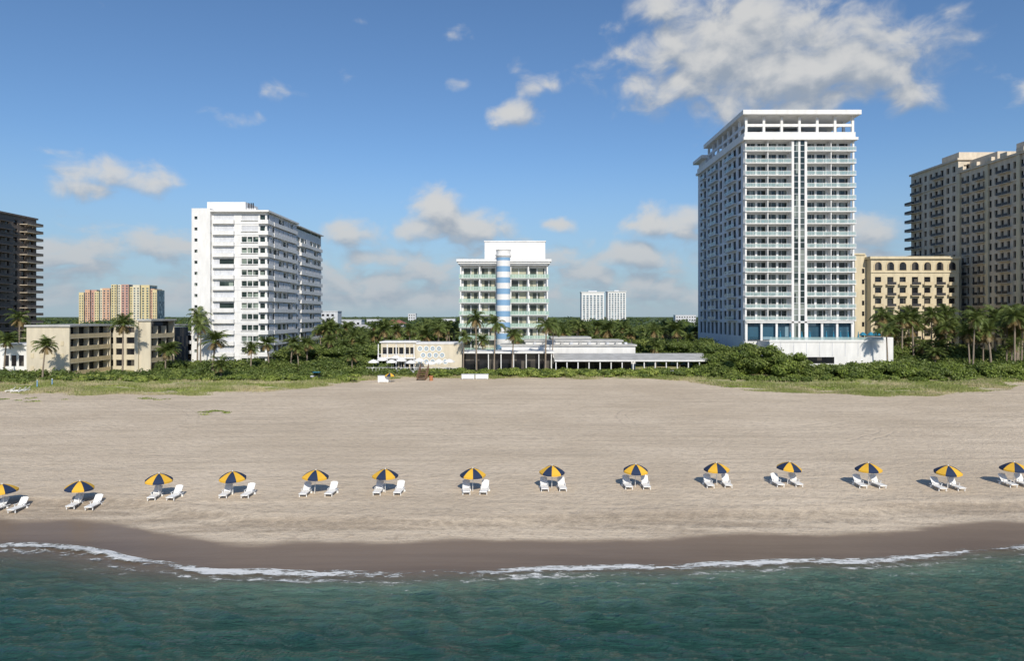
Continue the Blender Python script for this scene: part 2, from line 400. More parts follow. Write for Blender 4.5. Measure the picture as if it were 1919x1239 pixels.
for k,z in enumerate(zk):
    for u0,u1 in((xL-.1,81.9),(86.4,xR+.6)):
        b.box('balcony_slabs',white,u0,u1,200,202.2,z-.28,z)
        b.box('balcony_glass',glass_rail,u0+.08,u1-.08,200.06,200.1,z+.08,z+1.0)
        b.box('balcony_rails',white,u0+.05,u1-.05,200.03,200.13,z+1.0,z+1.1)
        mx=(u0+u1)/2
        b.box('balcony_fins',white,mx-.12,mx+.12,200.3,202.2,z,z+3.28 if k else z+2.9)
        for q in np.linspace(u0+.1,u1-.1,7): b.box('balcony_posts',white,q-.04,q+.04,200.02,200.14,z,z+1.0)
        for a0,a1 in regular(u0+.8,u1-.5,4,.80): b.box('window_frames',white2,(a0+a1)/2-.05,(a0+a1)/2+.05,202.35,202.6,z,z+2.8)
    for q in range(3):
        ux=random.choice([random.uniform(70,80.5),random.uniform(87.5,99.)])
        b.box('balcony_chairs',random.choice([wood,darkm,white2,bluefab]),ux,ux+.6,200.7,201.3,z+.02,z+.8)
for u in(xL+.25,xR-.05): b.box('corner_columns',white,u-.25,u+.25,200.4,201.0,12,70.45)
us=[];u=204.0
while u<248: us.append((u,u+2.9)); u+=4.6
b.grid(whiteshade,'W',xL,202.6,250.5,3,70.5,us,zs,.4)
for z in zk:
    for i,(a0,a1) in enumerate(us):
        if i in(1,2,5,6,8):
            b.fb('side_balconies',whiteshade,'W',xL,a0-.9,a1+.9,z-.25,z,0.01,1.0)
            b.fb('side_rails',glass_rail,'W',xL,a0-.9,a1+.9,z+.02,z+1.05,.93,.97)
b.box('cornice',white,xL-.8,xR+.8,199.2,251.3,70.5,71.3)
b.box('cornice',white,xL-.3,xR+.3,199.9,250.9,71.3,72.9)
for x in np.linspace(xL+.3,xR-.3,7):
    b.box('roof_columns',white,x-.35,x+.35,200.2,200.9,72.9,77.7)
b.box('roof_columns',white,xL-.05,xR+.05,200.3,200.8,74.6,75.4)
for y in np.linspace(206,238,7): b.box('roof_columns',whiteshade,xL-.05,xL+.6,y-.4,y+.4,72.9,77.7); b.box('roof_columns',whiteshade,xR-.6,xR+.05,y-.4,y+.4,72.9,77.7)
b.box('roof_columns',whiteshade,xL,xL+.5,201.2,238,74.61,75.39)
b.box('penthouse',whiteshade,78,92,214,236,72.9,77.2)
b.box('roof_slab',white,xL-1.2,xR+1.3,198.4,239.5,77.7,79.0)
b.box('roof_slab',white,xL-1.5,xL+8,241,252.5,74.8,75.9); b.box('roof_columns',whiteshade,xL+.2,xL+7,242,250.8,72.9,74.8)
b.box('ground_columns',white,xL+.2,xR-.2,199.9,200.3,16.9,17.3)
for x in np.linspace(xL+.4,xR-.4,8): b.box('ground_columns',white,x-.3,x+.3,200.31,200.8,3,17.2)
b.finish()
# podium terrace
b=Building('podium_terrace'); 
b.box('walls',white,bx(1440,193),bx(1652,193),192,201.45,2,11.6); b.box('parapet',white,bx(1440,193)-.2,bx(1652,193)+.2,191.8,192.2,11.6,12.2)
b.box('wing',white,bx(1652,193)+.21,bx(1672,193),192.5,202,2,12.9); b.box('deck',greyroof,bx(1440,193)+.1,bx(1652,193)-.1,192.2,201.4,11.6,11.75)
b.box('parapet_glass',glass_rail,bx(1440,193),bx(1652,193),191.9,191.95,12.2,13.0)
b.box('base_recess',win_d,bx(1462,193),bx(1560,193),191.96,191.99,5.6,7.4)
for px in range(1460,1650,24): b.box('wall_joints',white2,bx(px,193),bx(px,193)+.15,191.94,191.99,7.6,11.6)
b.finish()
# mid cream building
b=Building('cream_arched_building'); y0=240; x0,x1=bx(1632,240),bx(1797,240)
b.box('core',win_d,x0+.5,x1-.5,240.5,258,3,38.6)
b.box('west_wing',cream,bx(1602,243),x0-.01,243,258,3,bz(478,243))
b.box('back_wall',cream,x0,x1,258,258.5,3,39); 
fl=[3+3.8*k for k in range(10)]
zs=[(z+.5,z+3.1) for z in fl[:-1]]; zs=[q for q in zs if q[1]<34.8]
us=[]
for c0 in np.linspace(x0+2.5,x1-2.5,7): us.append((c0-1.1,c0+1.1))
b.grid(cream,'S',240,x0,x1,3,39,us,zs+[(35.2,37.2)],.5)
b.grid(cream,'W',x0,240.5,258,3,39,[(244,246),(249,251),(254,256)],zs)
b.box('cornice',cream,x0-.6,x1+.3,239.3,258.8,39,39.9); b.box('cornice',cream,bx(1602,243)-.4,x0-.61,242.6,258.4,bz(478,243),bz(478,243)+.6)
b.box('cornice',cream,x0-.2,x1+.1,239.7,239.98,34.2,34.6)
def arch(b,part,mat,cx,y,zb,r,h,n=10,th=.12):
    pts=[(cx-r,zb),(cx+r,zb)]+[(cx+r*math.cos(math.pi*i/n),zb+h+r*math.sin(math.pi*i/n)) for i in range(n+1)]
    mb=b.p(part); mb.poly(mat,[(x,y,z) for x,z in pts])
    for i in range(len(pts)):
        j=(i+1)%len(pts); mb.poly(mat,[(pts[i][0],y,pts[i][1]),(pts[j][0],y,pts[j][1]),(pts[j][0],y+th,pts[j][1]),(pts[i][0],y+th,pts[i][1])])
for i,(a0,a1) in enumerate(us):
    c0=(a0+a1)/2
    arch(b,'arch_trim',beige2,c0,239.86,35.0,1.6,1.6); arch(b,'arch_glass',win_d,c0,239.80,35.1,1.2,1.6,th=.05)
    for z in fl[:-1]:
        if z+3<35:
            b.box('balcony_slabs',cream,a0-.5,a1+.5,238.9,240,z+.1,z+.3); 
            b.box('balcony_rails',darkm,a0-.45,a1+.45,238.95,239.0,z+.35,z+1.25) if i%2 else b.box('balcony_rails',beige2,a0-.45,a1+.45,238.95,239.1,z+.3,z+1.25)
for i in range(3):
    c0=bx(1602,243)+1.2+i*1.7
    for z in fl[1:9]: b.box('wing_windows',win_d,c0-.4,c0+.4,242.9,242.99,z+.8,z+2.4) if i==1 else None
b.finish()
# right beige complex
b=Building('beige_condo_tower'); X0=161.
def sideblock(b,pl,y0,y1,zt,mat,gl,face,nb,balc,width=30):
    xa,xb=(pl+.5,pl+width) if face=='W' else (pl-width,pl-.5)
    b.box('core',gl,xa,xb,y0+.5,y1-.5,3,zt-.5)
    n=int((zt-4)/3.6); z0=zt-1-3.6*n
    zs=[(z0+3.6*k+.7,z0+3.6*k+2.9) for k in range(n)]
    us=regular(y0+.8,y1-.5,nb,.5)
    b.grid(mat,face,pl,y0,y1,3,zt,us,zs,.5)
    b.grid(mat,'S',y0,xa,xb,3,zt,regular(xa+.5,xb-.5,7,.5),zs,.5)
    b.box('back_wall',mat,min(pl,xb,xa),max(pl,xa,xb),y1,y1+.4,3,zt)
    b.box('roof',mat,min(xa,xb),max(xa,xb),y0+.5,y1-.01,zt-.5,zt-.1)
    lo,hi=min(pl,xa,xb),max(pl,xa,xb)
    b.box('cornice',mat,lo-.7,hi+.7,y0-.7,y1+.7,zt,zt+.7)
    b.fb('string_course',mat,face,pl,y0,y1,zt-8.0,zt-7.5,0.01,.35)
    for i,(a0,a1) in enumerate(us):
        if i in balc:
            for z,_ in zs:
                b.fb('balconies',mat,face,pl,a0-.5,a1+.5,z-.75,z-.55,.01,1.3); b.fb('balcony_rails',darkm,face,pl,a0-.5,a1+.5,z-.55,z+.4,1.2,1.25)
    return zs
sideblock(b,X0,205,246,70.2,beige,win_d,'W',14,(1,2,5,6,9,10,12))
sideblock(b,X0+.6,247.2,276,75.4,beige,win_d,'W',8,(2,3,6,7))
for i,y in enumerate(np.linspace(208,244,6)): b.box('parapet_arches',beige,X0-.9,X0+.3,y-1.6,y+1.6,70.9,72.2)
for y in(216.5,231,245.5): b.box('corner_quoins',cream,X0-.6,X0-.01,y-.8,y+.8,3,70.1)
b.box('roof_house',beige,X0+4,X0+24,232,246,70.9,75); b.box('roof_house',beige,X0+6,X0+26,212,226,70.9,76)
b.box('roof_house',beige,X0+4,X0+18,252,262,76.1,79.5)
for z in np.arange(6,66,3.6):
    b.box('end_balconies',beige,X0-1.2,X0+.55,273,278,z,z+.3); b.box('end_balcony_rails',darkm,X0-1.2,X0-1.1,273,278,z+.3,z+1.2)
b.box('antenna',darkm,X0+2,X0+2.15,211,211.15,71,76)
b.finish()
# left white condo
b=Building('white_condo_building'); 
b.box('core',win_e,-87.5,-72.3,200.6,256.5,3,48.9)
zf=[49.3-3.24*k for k in range(1,15)]; zf=[z for z in zf if z>3.2]; zr=list(reversed(zf))
sm=[(-92.6,-91.7)]
b.box('slab_core',win_e,-93.0,-88.3,199.5,214,3,50)
b.grid(white,'S',199,-93.4,-88.0,3,50.4,sm,[(z+1.1,z+2.0) for z in zr],.4)
b.box('slab_core',white,-93.4,-93.0,199.4,214,3,50.4); b.box('slab_core',white,-93.39,-88.0,214,214.4,3,50.4); b.box('slab_core',white,-93,-88.3,199.5,214,50.0,50.3)
b.box('slab_core',white,-88.3,-88.01,199.4,214,3,50.4)
A=(-87.4,-81.5);Bq=(-79.3,-74.4);C=(-73.9,-72.4)
b.grid(white,'S',200.2,-88,-71.9,3,49.4,[A,Bq,C],[(z+1.1,z+2.65) for z in zr],.4)
for k,z in enumerate(zf):
    zt=z+1.1;ze=z+2.65
    if not(k in(4,6,8) ): b.box('shutters',white2,A[0]+.02,A[1]-.02,200.3,200.38,zt+.03,ze-.03)
    else: b.box('shutters',white2,A[0]+.02,A[0]+1.6,200.3,200.38,zt+.03,ze-.03)
    if k<2: b.box('shutters',white2,Bq[0]+.02,Bq[1]-.02,200.3,200.38,zt+.03,ze-.03)
    else:
        for q in(.33,.66): 
            u=Bq[0]+(Bq[1]-Bq[0])*q; b.box('mullions',white,u-.1,u+.1,200.25,200.5,zt,ze)
    b.box('balcony_parapets',white,A[0]-.2,A[1]+.2,199.3,200.2,z-.1,z+1.0)
    b.box('balcony_parapets',white,-74.1,-71.2,199.2,200.19,z-.1,z+1.05)
    b.box('window_sills',white,Bq[0]-.2,Bq[1]+.2,199.9,200.2,zt-.22,zt-.05)
    b.box('floor_joints',white2,-81.3,-74.12,200.14,200.2,z-.12,z-.02)
    b.box('balcony_parapets',white,-71.89,-71.2,200.2,204,z-.1,z+1.05)
def econd(y0,y1,zt):
    zz=[z for z in zr if z+3<zt]
    us=regular(y0+.3,y1-.2,int((y1-y0)/4.3),.9)
    b.grid(white,'E',-71.9,y0,y1,3,zt,us,[(z+1.0,z+2.75) for z in zz],.4)
    for z in zz:
        b.fb('balcony_parapets',white,'E',-71.9,y0+4,y1,z-.15,z+1.0,.01,.75)
        for a0,a1 in us:
            r=random.random()
            if r<.42: b.fb('shutters',white2,'E',-71.9,a0+.02,a1-.02,z+1.03,z+2.72,.35,.42)
            elif r<.58: b.fb('shutters',white2,'E',-71.9,a0+.02,(a0+a1)/2,z+1.03,z+2.72,.35,.42)
econd(200.6,227,49.4); econd(227,256.5,48.0)
b.box('roof_slab',white,-88.0,-70.9,198.9,227.5,49.4,49.9); b.box('roof_slab',white,-88.0,-70.9,227.51,257.4,48.9,49.2)
b.box('back_wall',white,-88,-71.9,256.5,257,3,48.9); b.box('back_wall',white,-88.0,-87.5,214.4,256.5,3,48.9)
b.box('roof_house',white,-92,-80.4,206,216,50.4,53.4); b.box('roof_house',white,-80.3,-77.5,206.5,214,49.9,51.6); b.box('roof_house',greyroof,-84,-74,232,250,49.2,50.4)
for x in(-79.6,-78.9,-78.3): b.box('roof_vents',darkm,x,x+.3,206,206.3,51.6,53.1)
b.finish()
# central hotel
b=Building('striped_column_hotel'); x0,x1=-16.4,11.35; y0=215
b.box('core',win_h,x0+.5,x1-.5,y0+2.3,y0+22,3,34.9)
zf=[31.0-3.87*k for k in range(8)]; zf=[z for z in zf if z>3]; zr=list(reversed(zf))
zs=[(z+.15,z+3.1) for z in zr]
cxx=bx(943.5,215)
bays=[(x0+.8,x0+5.9),(x0+6.5,cxx-2.1),(cxx+2.1,x1-6.5),(x1-5.9,x1-.8)]
b.grid(white,'S',y0+2,x0,x1,3,35,[q for a0,a1 in bays for q in ((a0+.25,(a0+a1)/2-.12),((a0+a1)/2+.12,a1-.25))],zs,.3)
b.box('side_walls',white,x0,x0+.5,y0+2.3,y0+22,3,35); b.box('side_walls',white,x1-.5,x1,y0+2.3,y0+22,3,35); b.box('side_walls',white,x0,x1,y0+22,y0+22.4,3,35)
for u in(x0+.2,x0+6.2,cxx-2.3,cxx+2.3,x1-6.2,x1-.2): b.box('fins',white,u-.2,u+.2,y0+.3,y0+2,3,34.9)
sage=paint('sage_rail',(.35,.52,.45),.05)
for z in zf:
    b.box('balcony_slabs',white,x0-.3,x1+.3,y0,y0+2,z-.3,z)
    b.box('balcony_edges',green_rail,x0-.35,x1+.35,y0-.08,y0-.03,z-.1,z+1.0)
    b.box('balcony_rails',sage,x0-.35,x1+.35,y0-.1,y0,z+1.0,z+1.1)
    for a0,a1 in bays:
        for q in np.linspace(a0,a1,7): b.box('balcony_pickets',white,q-.03,q+.03,y0-.12,y0-.09,z,z+1.0)
for k,(o,z0,z1) in enumerate(((.3,34.9,35.4),(.9,35.4,36.0),(1.3,36.0,36.8))): b.box('cornice',white,x0-o+.3,x1+o-.3,y0-o,y0+22+o,z0,z1)
b.box('roof_house',white,bx(908,217),bx(1022,217),y0+3,y0+16,36.8,bz(452,216)); b.box('roof_house_trim',white,bx(908,217)-.2,bx(1022,217)+.2,y0+2.8,y0+16.2,bz(452,216),bz(452,216)+.35)
z=3.;i=0
while z<37.2:
    z2=min(z+1.75,37.2); b.p('striped_column').cyl(bluestripe if i%2 else white,cxx,y0-1.2,z,z2,2.15,n=32,cap=False); z=z2;i+=1
mb=b.p('column_capital')
for r0,r1,za,zb_ in((2.15,2.5,37.2,37.7),(2.5,2.5,37.7,38.1),(2.2,2.2,38.1,39.2),(2.2,2.45,39.2,39.6)): mb.cyl(white,cxx,y0-1.2,za,zb_,r0,r1,32)
b.finish()
# beachside low pavilion
b=Building('beach_restaurant_pavilion')
d=190
xa,xb,xc2=bx(714,d),bx(780,d),bx(866,d)
b.box('core',win_d,xa+.3,xb-.3,190.4,198,3,11)
b.grid(lowbeige,'S',190,xa,xb,3,11.5,regular(xa+.3,xb-.3,6,.8),[(4,6.6),(8.2,10.2)],.4)
b.box('walls_side',lowbeige,xa,xa+.3,190.4,198,3,11.5); b.box('roof',white,xa-.3,xb+.1,189.6,198.3,11.5,11.85)
b.box('terrace_floor',white,xa-.5,xb,187.6,190,7.2,7.5); b.box('terrace_rail',white,xa-.5,xb,187.6,187.7,8.4,8.5)
for q in np.linspace(xa-.4,xb-.1,12): b.box('terrace_rail',white,q-.04,q+.04,187.6,187.7,7.5,8.4)
for q in np.linspace(xa-.3,xb-.3,5): b.box('terrace_posts',white,q-.12,q+.12,187.75,188,3,11.2)
b.box('mural_wall',lowbeige,xb+.01,xc2,189,199,3,bz(645,189)); b.box('mural_wall_coping',white,xb+.12,xc2+.2,188.8,199.2,bz(645,189),bz(645,189)+.35)
mb=b.p('ring_mural')
murb=paint('mural_blue',(.25,.38,.52),.05); murw=paint('mural_white',(.72,.72,.68),.05)
def ring(cx,cz,r0,r1,y,mat,n=20):
    for i in range(n):
        a0,a1=2*math.pi*i/n,2*math.pi*(i+1)/n
        mb.poly(mat,[(cx+r0*math.cos(a0),y,cz+r0*math.sin(a0)),(cx+r1*math.cos(a0),y,cz+r1*math.sin(a0)),(cx+r1*math.cos(a1),y,cz+r1*math.sin(a1)),(cx+r0*math.cos(a1),y,cz+r0*math.sin(a1))])
for j,cz in enumerate((9.9,8.1,6.3)):
    for i in range(4 if j<2 else 5):
        cx=xb+1.2+i*1.75+(.87 if j%2 else 0); ring(cx,cz,.55,.82,188.95,murw); ring(cx,cz,.25,.5,188.95,murb)
b.box('entry_glass',win_d,xc2+.01,bx(1035,d),191,199,3,8.6); b.box('entry_roof',white,xc2+.21,bx(1035,d)+.5,188.6,199.3,8.6,9.1)
for q in np.linspace(xc2+.4,bx(1033,d),8): b.box('entry_posts',white,q-.12,q+.12,188.9,189.15,3,8.6); b.box('entry_posts',white,q-.05,q+.05,190.9,191,3,8.6)
for x_a,x_b,y_a,zt in((940,1190,200,10.6),(985,1165,203,11.8),(1035,1105,206,12.6)):
    b.box('upper_roofs',white,bx(x_a,y_a),bx(x_b,y_a),y_a-.5,y_a+9,3,zt-.5); b.box('upper_roofs',greyroof,bx(x_a,y_a)-.4,bx(x_b,y_a)+.4,y_a-.9,y_a+9.4,zt-.5,zt)
for px in range(1000,1180,17): b.box('roof_units',greyroof if px%2 else white2,bx(px,201),bx(px+5,201),200.5,202.0,10.6,11.2)
cA,cB=bx(1035,188)+.6,bx(1330,188)
mb=b.p('walkway_roof'); mb.poly(greyroof,[(cA,186,6.9),(cB,186,6.9),(cB,195,8.3),(cA,195,8.3)]); mb.box(white,cA,cB,185.9,186,6.55,6.93); mb.box(white,cA-.1,cA,186,195,6.5,7.2)
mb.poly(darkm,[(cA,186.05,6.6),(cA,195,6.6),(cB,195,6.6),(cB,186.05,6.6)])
for x in np.arange(cA,cB,1.2): mb.box(white,x,x+.06,185.86,185.9,6.55,6.9)
b.box('walkway_back',win_d,cA,bx(1190,188),194,194.3,3,6.58)
for q in np.linspace(cA+.3,cB-.3,15): b.box('walkway_posts',white,q-.13,q+.13,186.3,186.56,3,6.6)
b.box('walkway_rail',white2,cA,cB,186.6,186.66,3.9,4.05)
b.finish()
# left low apartments
b=Building('low_apartment_building')
def lowblk(xa,xb,y0,y1,zt):
    b.box('core',win_d,xa+.3,xb-1.6,y0+.4,y1-.3,3,zt-.3); b.box('end_walls',lowbeige,xa,xb,y0,y0+.4,3,zt); b.box('end_walls',lowbeige,xa,xb,y1-.29,y1,3,zt)
    b.box('end_walls',lowbeige,xa,xa+.3,y0+.4,y1-.3,3,zt)
    b.box('roof',greyroof,xa-.4,xb+.4,y0-.4,y1+.4,zt,zt+.5)
    for k in range(4):
        z=3.2+3.3*k; b.box('balcony_slabs',lowbeige,xb-1.6,xb,y0+.4,y1-.3,z-.2,z); b.box('balcony_parapets',beige2,xb-.15,xb-.02,y0+.4,y1-.3,z,z+1.05)
        for q in np.arange(y0+4,y1-1,4.5): b.box('balcony_walls',lowbeige,xb-1.6,xb-.2,q,q+.2,z,z+3.1)
lowblk(-128,-116.7,180,198.6,16.1); lowblk(-100.5,-97.4,184,197,17.6)
b.box('rear_wing_core',win_d,-120,-100.6,200.4,212,3,15.6); b.grid(lowbeige,'S',200,-120,-100.6,3,16,regular(-119.5,-101,6,.75),[(z+1.1,z+2.9) for z in(3.2,6.5,9.8,13.0)],.4)
b.box('roof',greyroof,-120.3,-100.55,199.5,212.4,16,16.4)
b.box('end_panel',lowbeige,-101.5,-100.51,183.5,197,3,17.59)
for x in(-126.5,-124,-121,-118.6):
    for z in(4.5,7.8,11.1): b.box('end_details',cream,x-.4,x+.4,179.9,179.99,z,z+1.2)
b.finish()
b=Building('low_white_house'); b.box('walls',white,bx(322,215),bx(362,215),215,225,3,13.5); b.box('roof',greyroof,bx(322,215)-.4,bx(362,215)+.4,214.6,225.4,13.5,13.9)
for k in range(3): b.box('balconies',white2,bx(322,215)+.01,bx(362,215)-.01,213.8,215,4+3.1*k,5+3.1*k)
b.box('windows',win_d,bx(322,215)+.5,bx(362,215)-.5,214.95,215.05,5.1,12.8); b.finish()
b=Building('white_garden_house'); b.box('walls',white,bx(0,190),bx(50,190),190,197,3,10.8); b.box('roof',white2,bx(0,190)-.4,bx(50,190)+.4,189.6,197.4,10.8,11.3)
for i in range(3): b.box('windows',win_d,bx(8+14*i,190),bx(17+14*i,190),189.93,189.99,5,8)
b.finish()
# dark tower far left
b=Building('dark_balcony_tower')
sideblock(b,-210,262,301,61.3,brownd,win_d,'E',8,(),28)
for z in np.arange(61.3-3.0,6,-3.25):
    b.box('balcony_slabs',brownd,-209.99,-208.4,264,285,z-.2,z); b.box('balcony_rails',darkm,-208.5,-208.4,264,285,z,z+1.0)
    b.box('end_balcony_slabs',beige,-209.9,-206.6,291,301,z-.25,z); b.box('end_balcony_rails',brownd,-206.7,-206.6,291,301,z,z+1.0)
b.finish()
# distant yellow block
b=Building('yellow_orange_condo_building'); d=900
ora=paint('orange_paint',(.60,.38,.26),.05);yel=paint('yellow_paint',(.64,.54,.31),.05);red=paint('coral_paint',(.52,.31,.25),.05);pale=paint('pale_yellow_paint',(.68,.62,.48),.05)
segs=[(148,157,548,yel),(157,166,543,ora),(166,176,543,red),(176,184,546,yel),(184,192,540,pale),(192,206,540,ora),(206,216,533,yel),(216,226,533,pale),(226,240,533,red),(240,249,537,yel),(249,262,534,pale),(262,278,534,yel),(278,285,541,ora),(285,293,543,yel)]
for i,(p0,p1,pt,mt) in enumerate(segs):
    xa,xb=bx(p0,d),bx(p1,d); zt=bz(pt,d); yy=900+(i*7%5)*1.5
    b.box('core',win_b,xa+.01,xb-.01,yy+.8,yy+20,3,zt-.6)
    n=int((zt-4)/3.3); b.grid(mt,'S',yy,xa,xb,3,zt,regular(xa,xb,2,.5),[(4.5+3.3*k,6.4+3.3*k) for k in range(n)],.8); b.box('roofs',mt,xa+.02,xb-.02,yy+.8,yy+20,zt-.6,zt-.05)
b.finish()
for (p0,p1,pt) in((1090,1132,548),(1139,1173,547)):
    b=Building('distant_white_tower'); d=1200; xa,xb=bx(p0,d),bx(p1,d); zt=bz(pt,d); 
    b.box('core',win_b,xa+.5,xb-.5,d+.6,d+25,3,zt-1)
    b.grid(white,'S',d,xa,xb,3,zt,regular(xa+1,xb-1,6,.62),[(5+3.2*k,7.1+3.2*k) for k in range(int((zt-6)/3.2))],.6)
    b.box('side',white,xa,xa+.5,d+.6,d+25,3,zt); b.box('side',white,xb-.5,xb,d+.6,d+25,3,zt); b.box('roof',white,xa-1,xb+1,d-1,d+26,zt,zt+1); b.box('roof_house',white2,xa+12,xb-12,d+4,d+15,zt+1,zt+3)
    b.finish()
redroof=paint('red_tile_roof',(.30,.13,.09),.2); 
def house(px,py,w,d,roof,wall=white2):
    zt=bz(py,d); x=bx(px,d); b=Building('distant_house'); 
    b.box('walls',wall,x-w/2,x+w/2,d,d+10,3,zt-1.8 if roof!=white else zt)
    for i in range(int(w/3)):
        for q in range(max(1,int((zt-5)/3.2))): b.box('windows',win_d,x-w/2+1+i*3,x-w/2+2.6+i*3,d-.05,d-.01,zt-3.0-3.2*q,zt-1.6-3.2*q)
    if roof is not white:
        mb=b.p('roof'); q=[(x-w/2-.6,d-.6,zt-1.8),(x+w/2+.6,d-.6,zt-1.8),(x+w/2+.6,d+10.6,zt-1.8),(x-w/2-.6,d+10.6,zt-1.8)]; r0=(x-w/2+3,d+5,zt+.4);r1=(x+w/2-3,d+5,zt+.4)
        mb.poly(roof,[q[0],q[1],r1,r0]);mb.poly(roof,[q[1],q[2],r1]);mb.poly(roof,[q[2],q[3],r0,r1]);mb.poly(roof,[q[3],q[0],r0])
    else: b.box('roof_trim',white2,x-w/2-.3,x+w/2+.3,d-.3,d+10.3,zt,zt+.4)
    b.finish()
for a_ in((612,584,14,430,white),(655,600,16,460,white),(700,599,12,600,white),(738,601,12,420,redroof),(772,588,10,900,white),(840,598,14,700,white),(1285,591,24,800,white),(675,610,10,380,greyroof)): house(*a_)

# ---------------- trees ----------------
foot=[(-95,-70,197,260),(-18,13,211,240),(66,104,190,254),(118,162,238,262),(155,195,203,280),(-129,-96,178,214),(-240,-205,258,305)]
def free(x,y,mg=3): return not any(a-mg<x<b_+mg and c-mg<y<e+mg for a,b_,c,e in foot)
ell=[]
for i in range(900):
    dd=float(rng.uniform(222,520)); x=float(rng.uniform(-.95,.95))*dd
    if not free(x,dd,5): continue
    zt=float(rng.uniform(7.5,14.5))*(1.0 if dd>300 else .92)
    for k in range(3):
        r=float(rng.uniform(1.7,3.7)); ell.append((x+rng.normal()*2.5,dd+rng.normal()*2.5,zt-r*.8-rng.random()*2.5,r,r,r*.8))
foliage('background_trees',ell,2.0,.48,[leafA,leafB,leafC],seed=3)
ell=[]
for i in range(1100):
    dd=float(rng.uniform(500,2600)); x=float(rng.uniform(-.9,.9))*dd
    r=float(rng.uniform(4,9)); ell.append((x,dd,float(rng.uniform(6,10.)),r*1.5,r,r*.75))
foliage('distant_tree_line',ell,.18,1.4,[farA,farB,farA],seed=4)
ell=[]
def strip(x0,x1,y0,y1,z,n,rr=(1.2,2.4),flat=.7):
    for i in range(n):
        x=float(rng.uniform(x0,x1)); y=float(rng.uniform(y0,y1)); r=float(rng.uniform(*rr))
        if free(x,y,0): ell.append((x,y,gz1(x,y)+z*float(rng.uniform(.3,1))-r*flat*.4,r*1.2,r,r*flat))
strip(-135,-45,174,182,1.4,130); strip(-96,-35,182,196,3.0,120); strip(-45,-22,178,184,1.3,50,(.8,1.5))
strip(-135,-115,164,172,1.0,30,(.8,1.5)); strip(100,140,180,200,3.0,150,(1.5,2.8)); strip(104,150,196,212,6.0,90,(2,3.2)); strip(55,68,190,215,7,60,(1.6,3)); strip(-70,-38,196,222,6.5,120,(1.3,2.8)); strip(14,64,212,228,8,130,(1.4,3))
foliage('coastal_scrub',ell,9,.28,[leafA,grapeB,leafB],seed=5)
ell=[]; strip(-24,54,177.5,184.5,1.4,380,(.8,1.4),.6); strip(-118,-38,169,178,.9,220,(.7,1.3),.55)
foliage('sea_grape_hedge',ell,18,.2,[grapeY,grapeA,grapeB],seed=6,jit=.4)
ell=[]
for i in range(170):
    x=float(rng.uniform(50,80)); y=float(rng.uniform(174,192)); top=float(np.interp(x,[50,56,62,70,76,80],[4,9,11.5,11,8,5])); r=float(rng.uniform(1.0,2.4)); ell.append((x,y,top*float(rng.uniform(.4,1.))-r*.5,r*1.2,r,r*.8))
strip(78,140,173,188,2.8,220,(1.0,2.2)); strip(54,130,168,177,.9,100,(.7,1.3),.55)
foliage('sea_grape_thicket',ell,10,.26,[grapeA,grapeB,leafB],seed=8)
ell=[]
for i in range(520):
    x=float(rng.uniform(-118,128)); y=float(vege(x))+abs(rng.normal())*10+1; 
    if -30<x<42: continue
    r=float(rng.uniform(.4,1.1)); ell.append((x,y,gz1(x,y),r*2.4,r*1.2,.22))
for px,py,n in((60,748,9),(405,768,9),(285,745,6),(1640,722,8)):
    for i in range(n):
        d=16.6*F/(py-HY)+rng.normal()*1.6; x=bx(px,d)+rng.normal()*2.6; ell.append((x,d,gz1(x,d),.9,.45,.12))
foliage('beach_vines',ell,22,.13,[grapeA,grapeY,grassA],seed=9,core=.5)
# dune grass
n=230000
gx=rng.uniform(-125,135,n); off=np.abs(rng.normal(size=n))*13-3.5; gy=vege(gx)+off
keep=((gx<-38)|(gx>44)|(off>0))&(np.sin(gx*.35+np.sin(gy*.4)*1.5)+np.sin(gy*.55+gx*.12)+rng.normal(size=n)*.5>-.25)&(gy<182)
gx,gy=gx[keep],gy[keep]; n=len(gx); z=gz(gx,gy)
h=rng.uniform(.25,.8,n)*np.clip((gy-vege(gx)+4)/6,.4,1); an=rng.uniform(0,6.28,n); w=.06
lx,ly=rng.normal(size=n)*.25,rng.normal(size=n)*.25
V=np.stack([np.stack([gx-w*np.cos(an),gy-w*np.sin(an),z-.05],1),np.stack([gx+w*np.cos(an),gy+w*np.sin(an),z-.05],1),np.stack([gx+lx,gy+ly,z+h],1)],1).reshape(-1,3)
tone=(np.sin(gx*.3)+np.sin(gy*.5+gx*.1)+rng.normal(size=n)*.8>.3).astype(int)
link(bpy.data.objects.new('dune_grass',mesh_np('dune_grass',V,np.arange(n*3).reshape(-1,3),[grassA,grassB],tone)))
for px,py,d,s in((868,632,187,.95),(893,600,188,1),(926,608,187,1.05),(960,628,186,1.),(1022,612,187,1.15),(1035,612,196,.8),(370,580,196,1.05),(376,612,192,.9),(398,640,178,1.3),(415,685,172,1),(470,655,184,.9),(505,645,186,1),(545,645,190,1),(575,645,190,1),(560,655,184,.8),
  (230,610,176,1.05),(80,650,172,1.0),(36,598,205,1.1),(8,640,185,1.1),(310,660,180,.9),(325,655,182,.9),(22,640,195,1),(660,668,182,.9),(640,650,200,.9),(612,640,205,.9),(680,645,205,.9),(838,618,235,1),(820,625,230,1)):
    palm(bx(px,d),d,bz(py,d),s=s)
for i in range(40):
    px=random.uniform(1640,1925); d=random.uniform(178,236); x=bx(px,d)
    if not free(x,d,2): d=random.uniform(180,196); x=bx(px,d)
    palm(x,d,bz(random.uniform(590,665),d),s=random.uniform(.95,1.3))
for px,py in((1655,590),(1690,600),(1712,598),(1745,592),(1775,575),(1830,590),(1865,600),(1895,585),(1905,620)): palm(bx(px,200),200,bz(py,200),s=1.2)
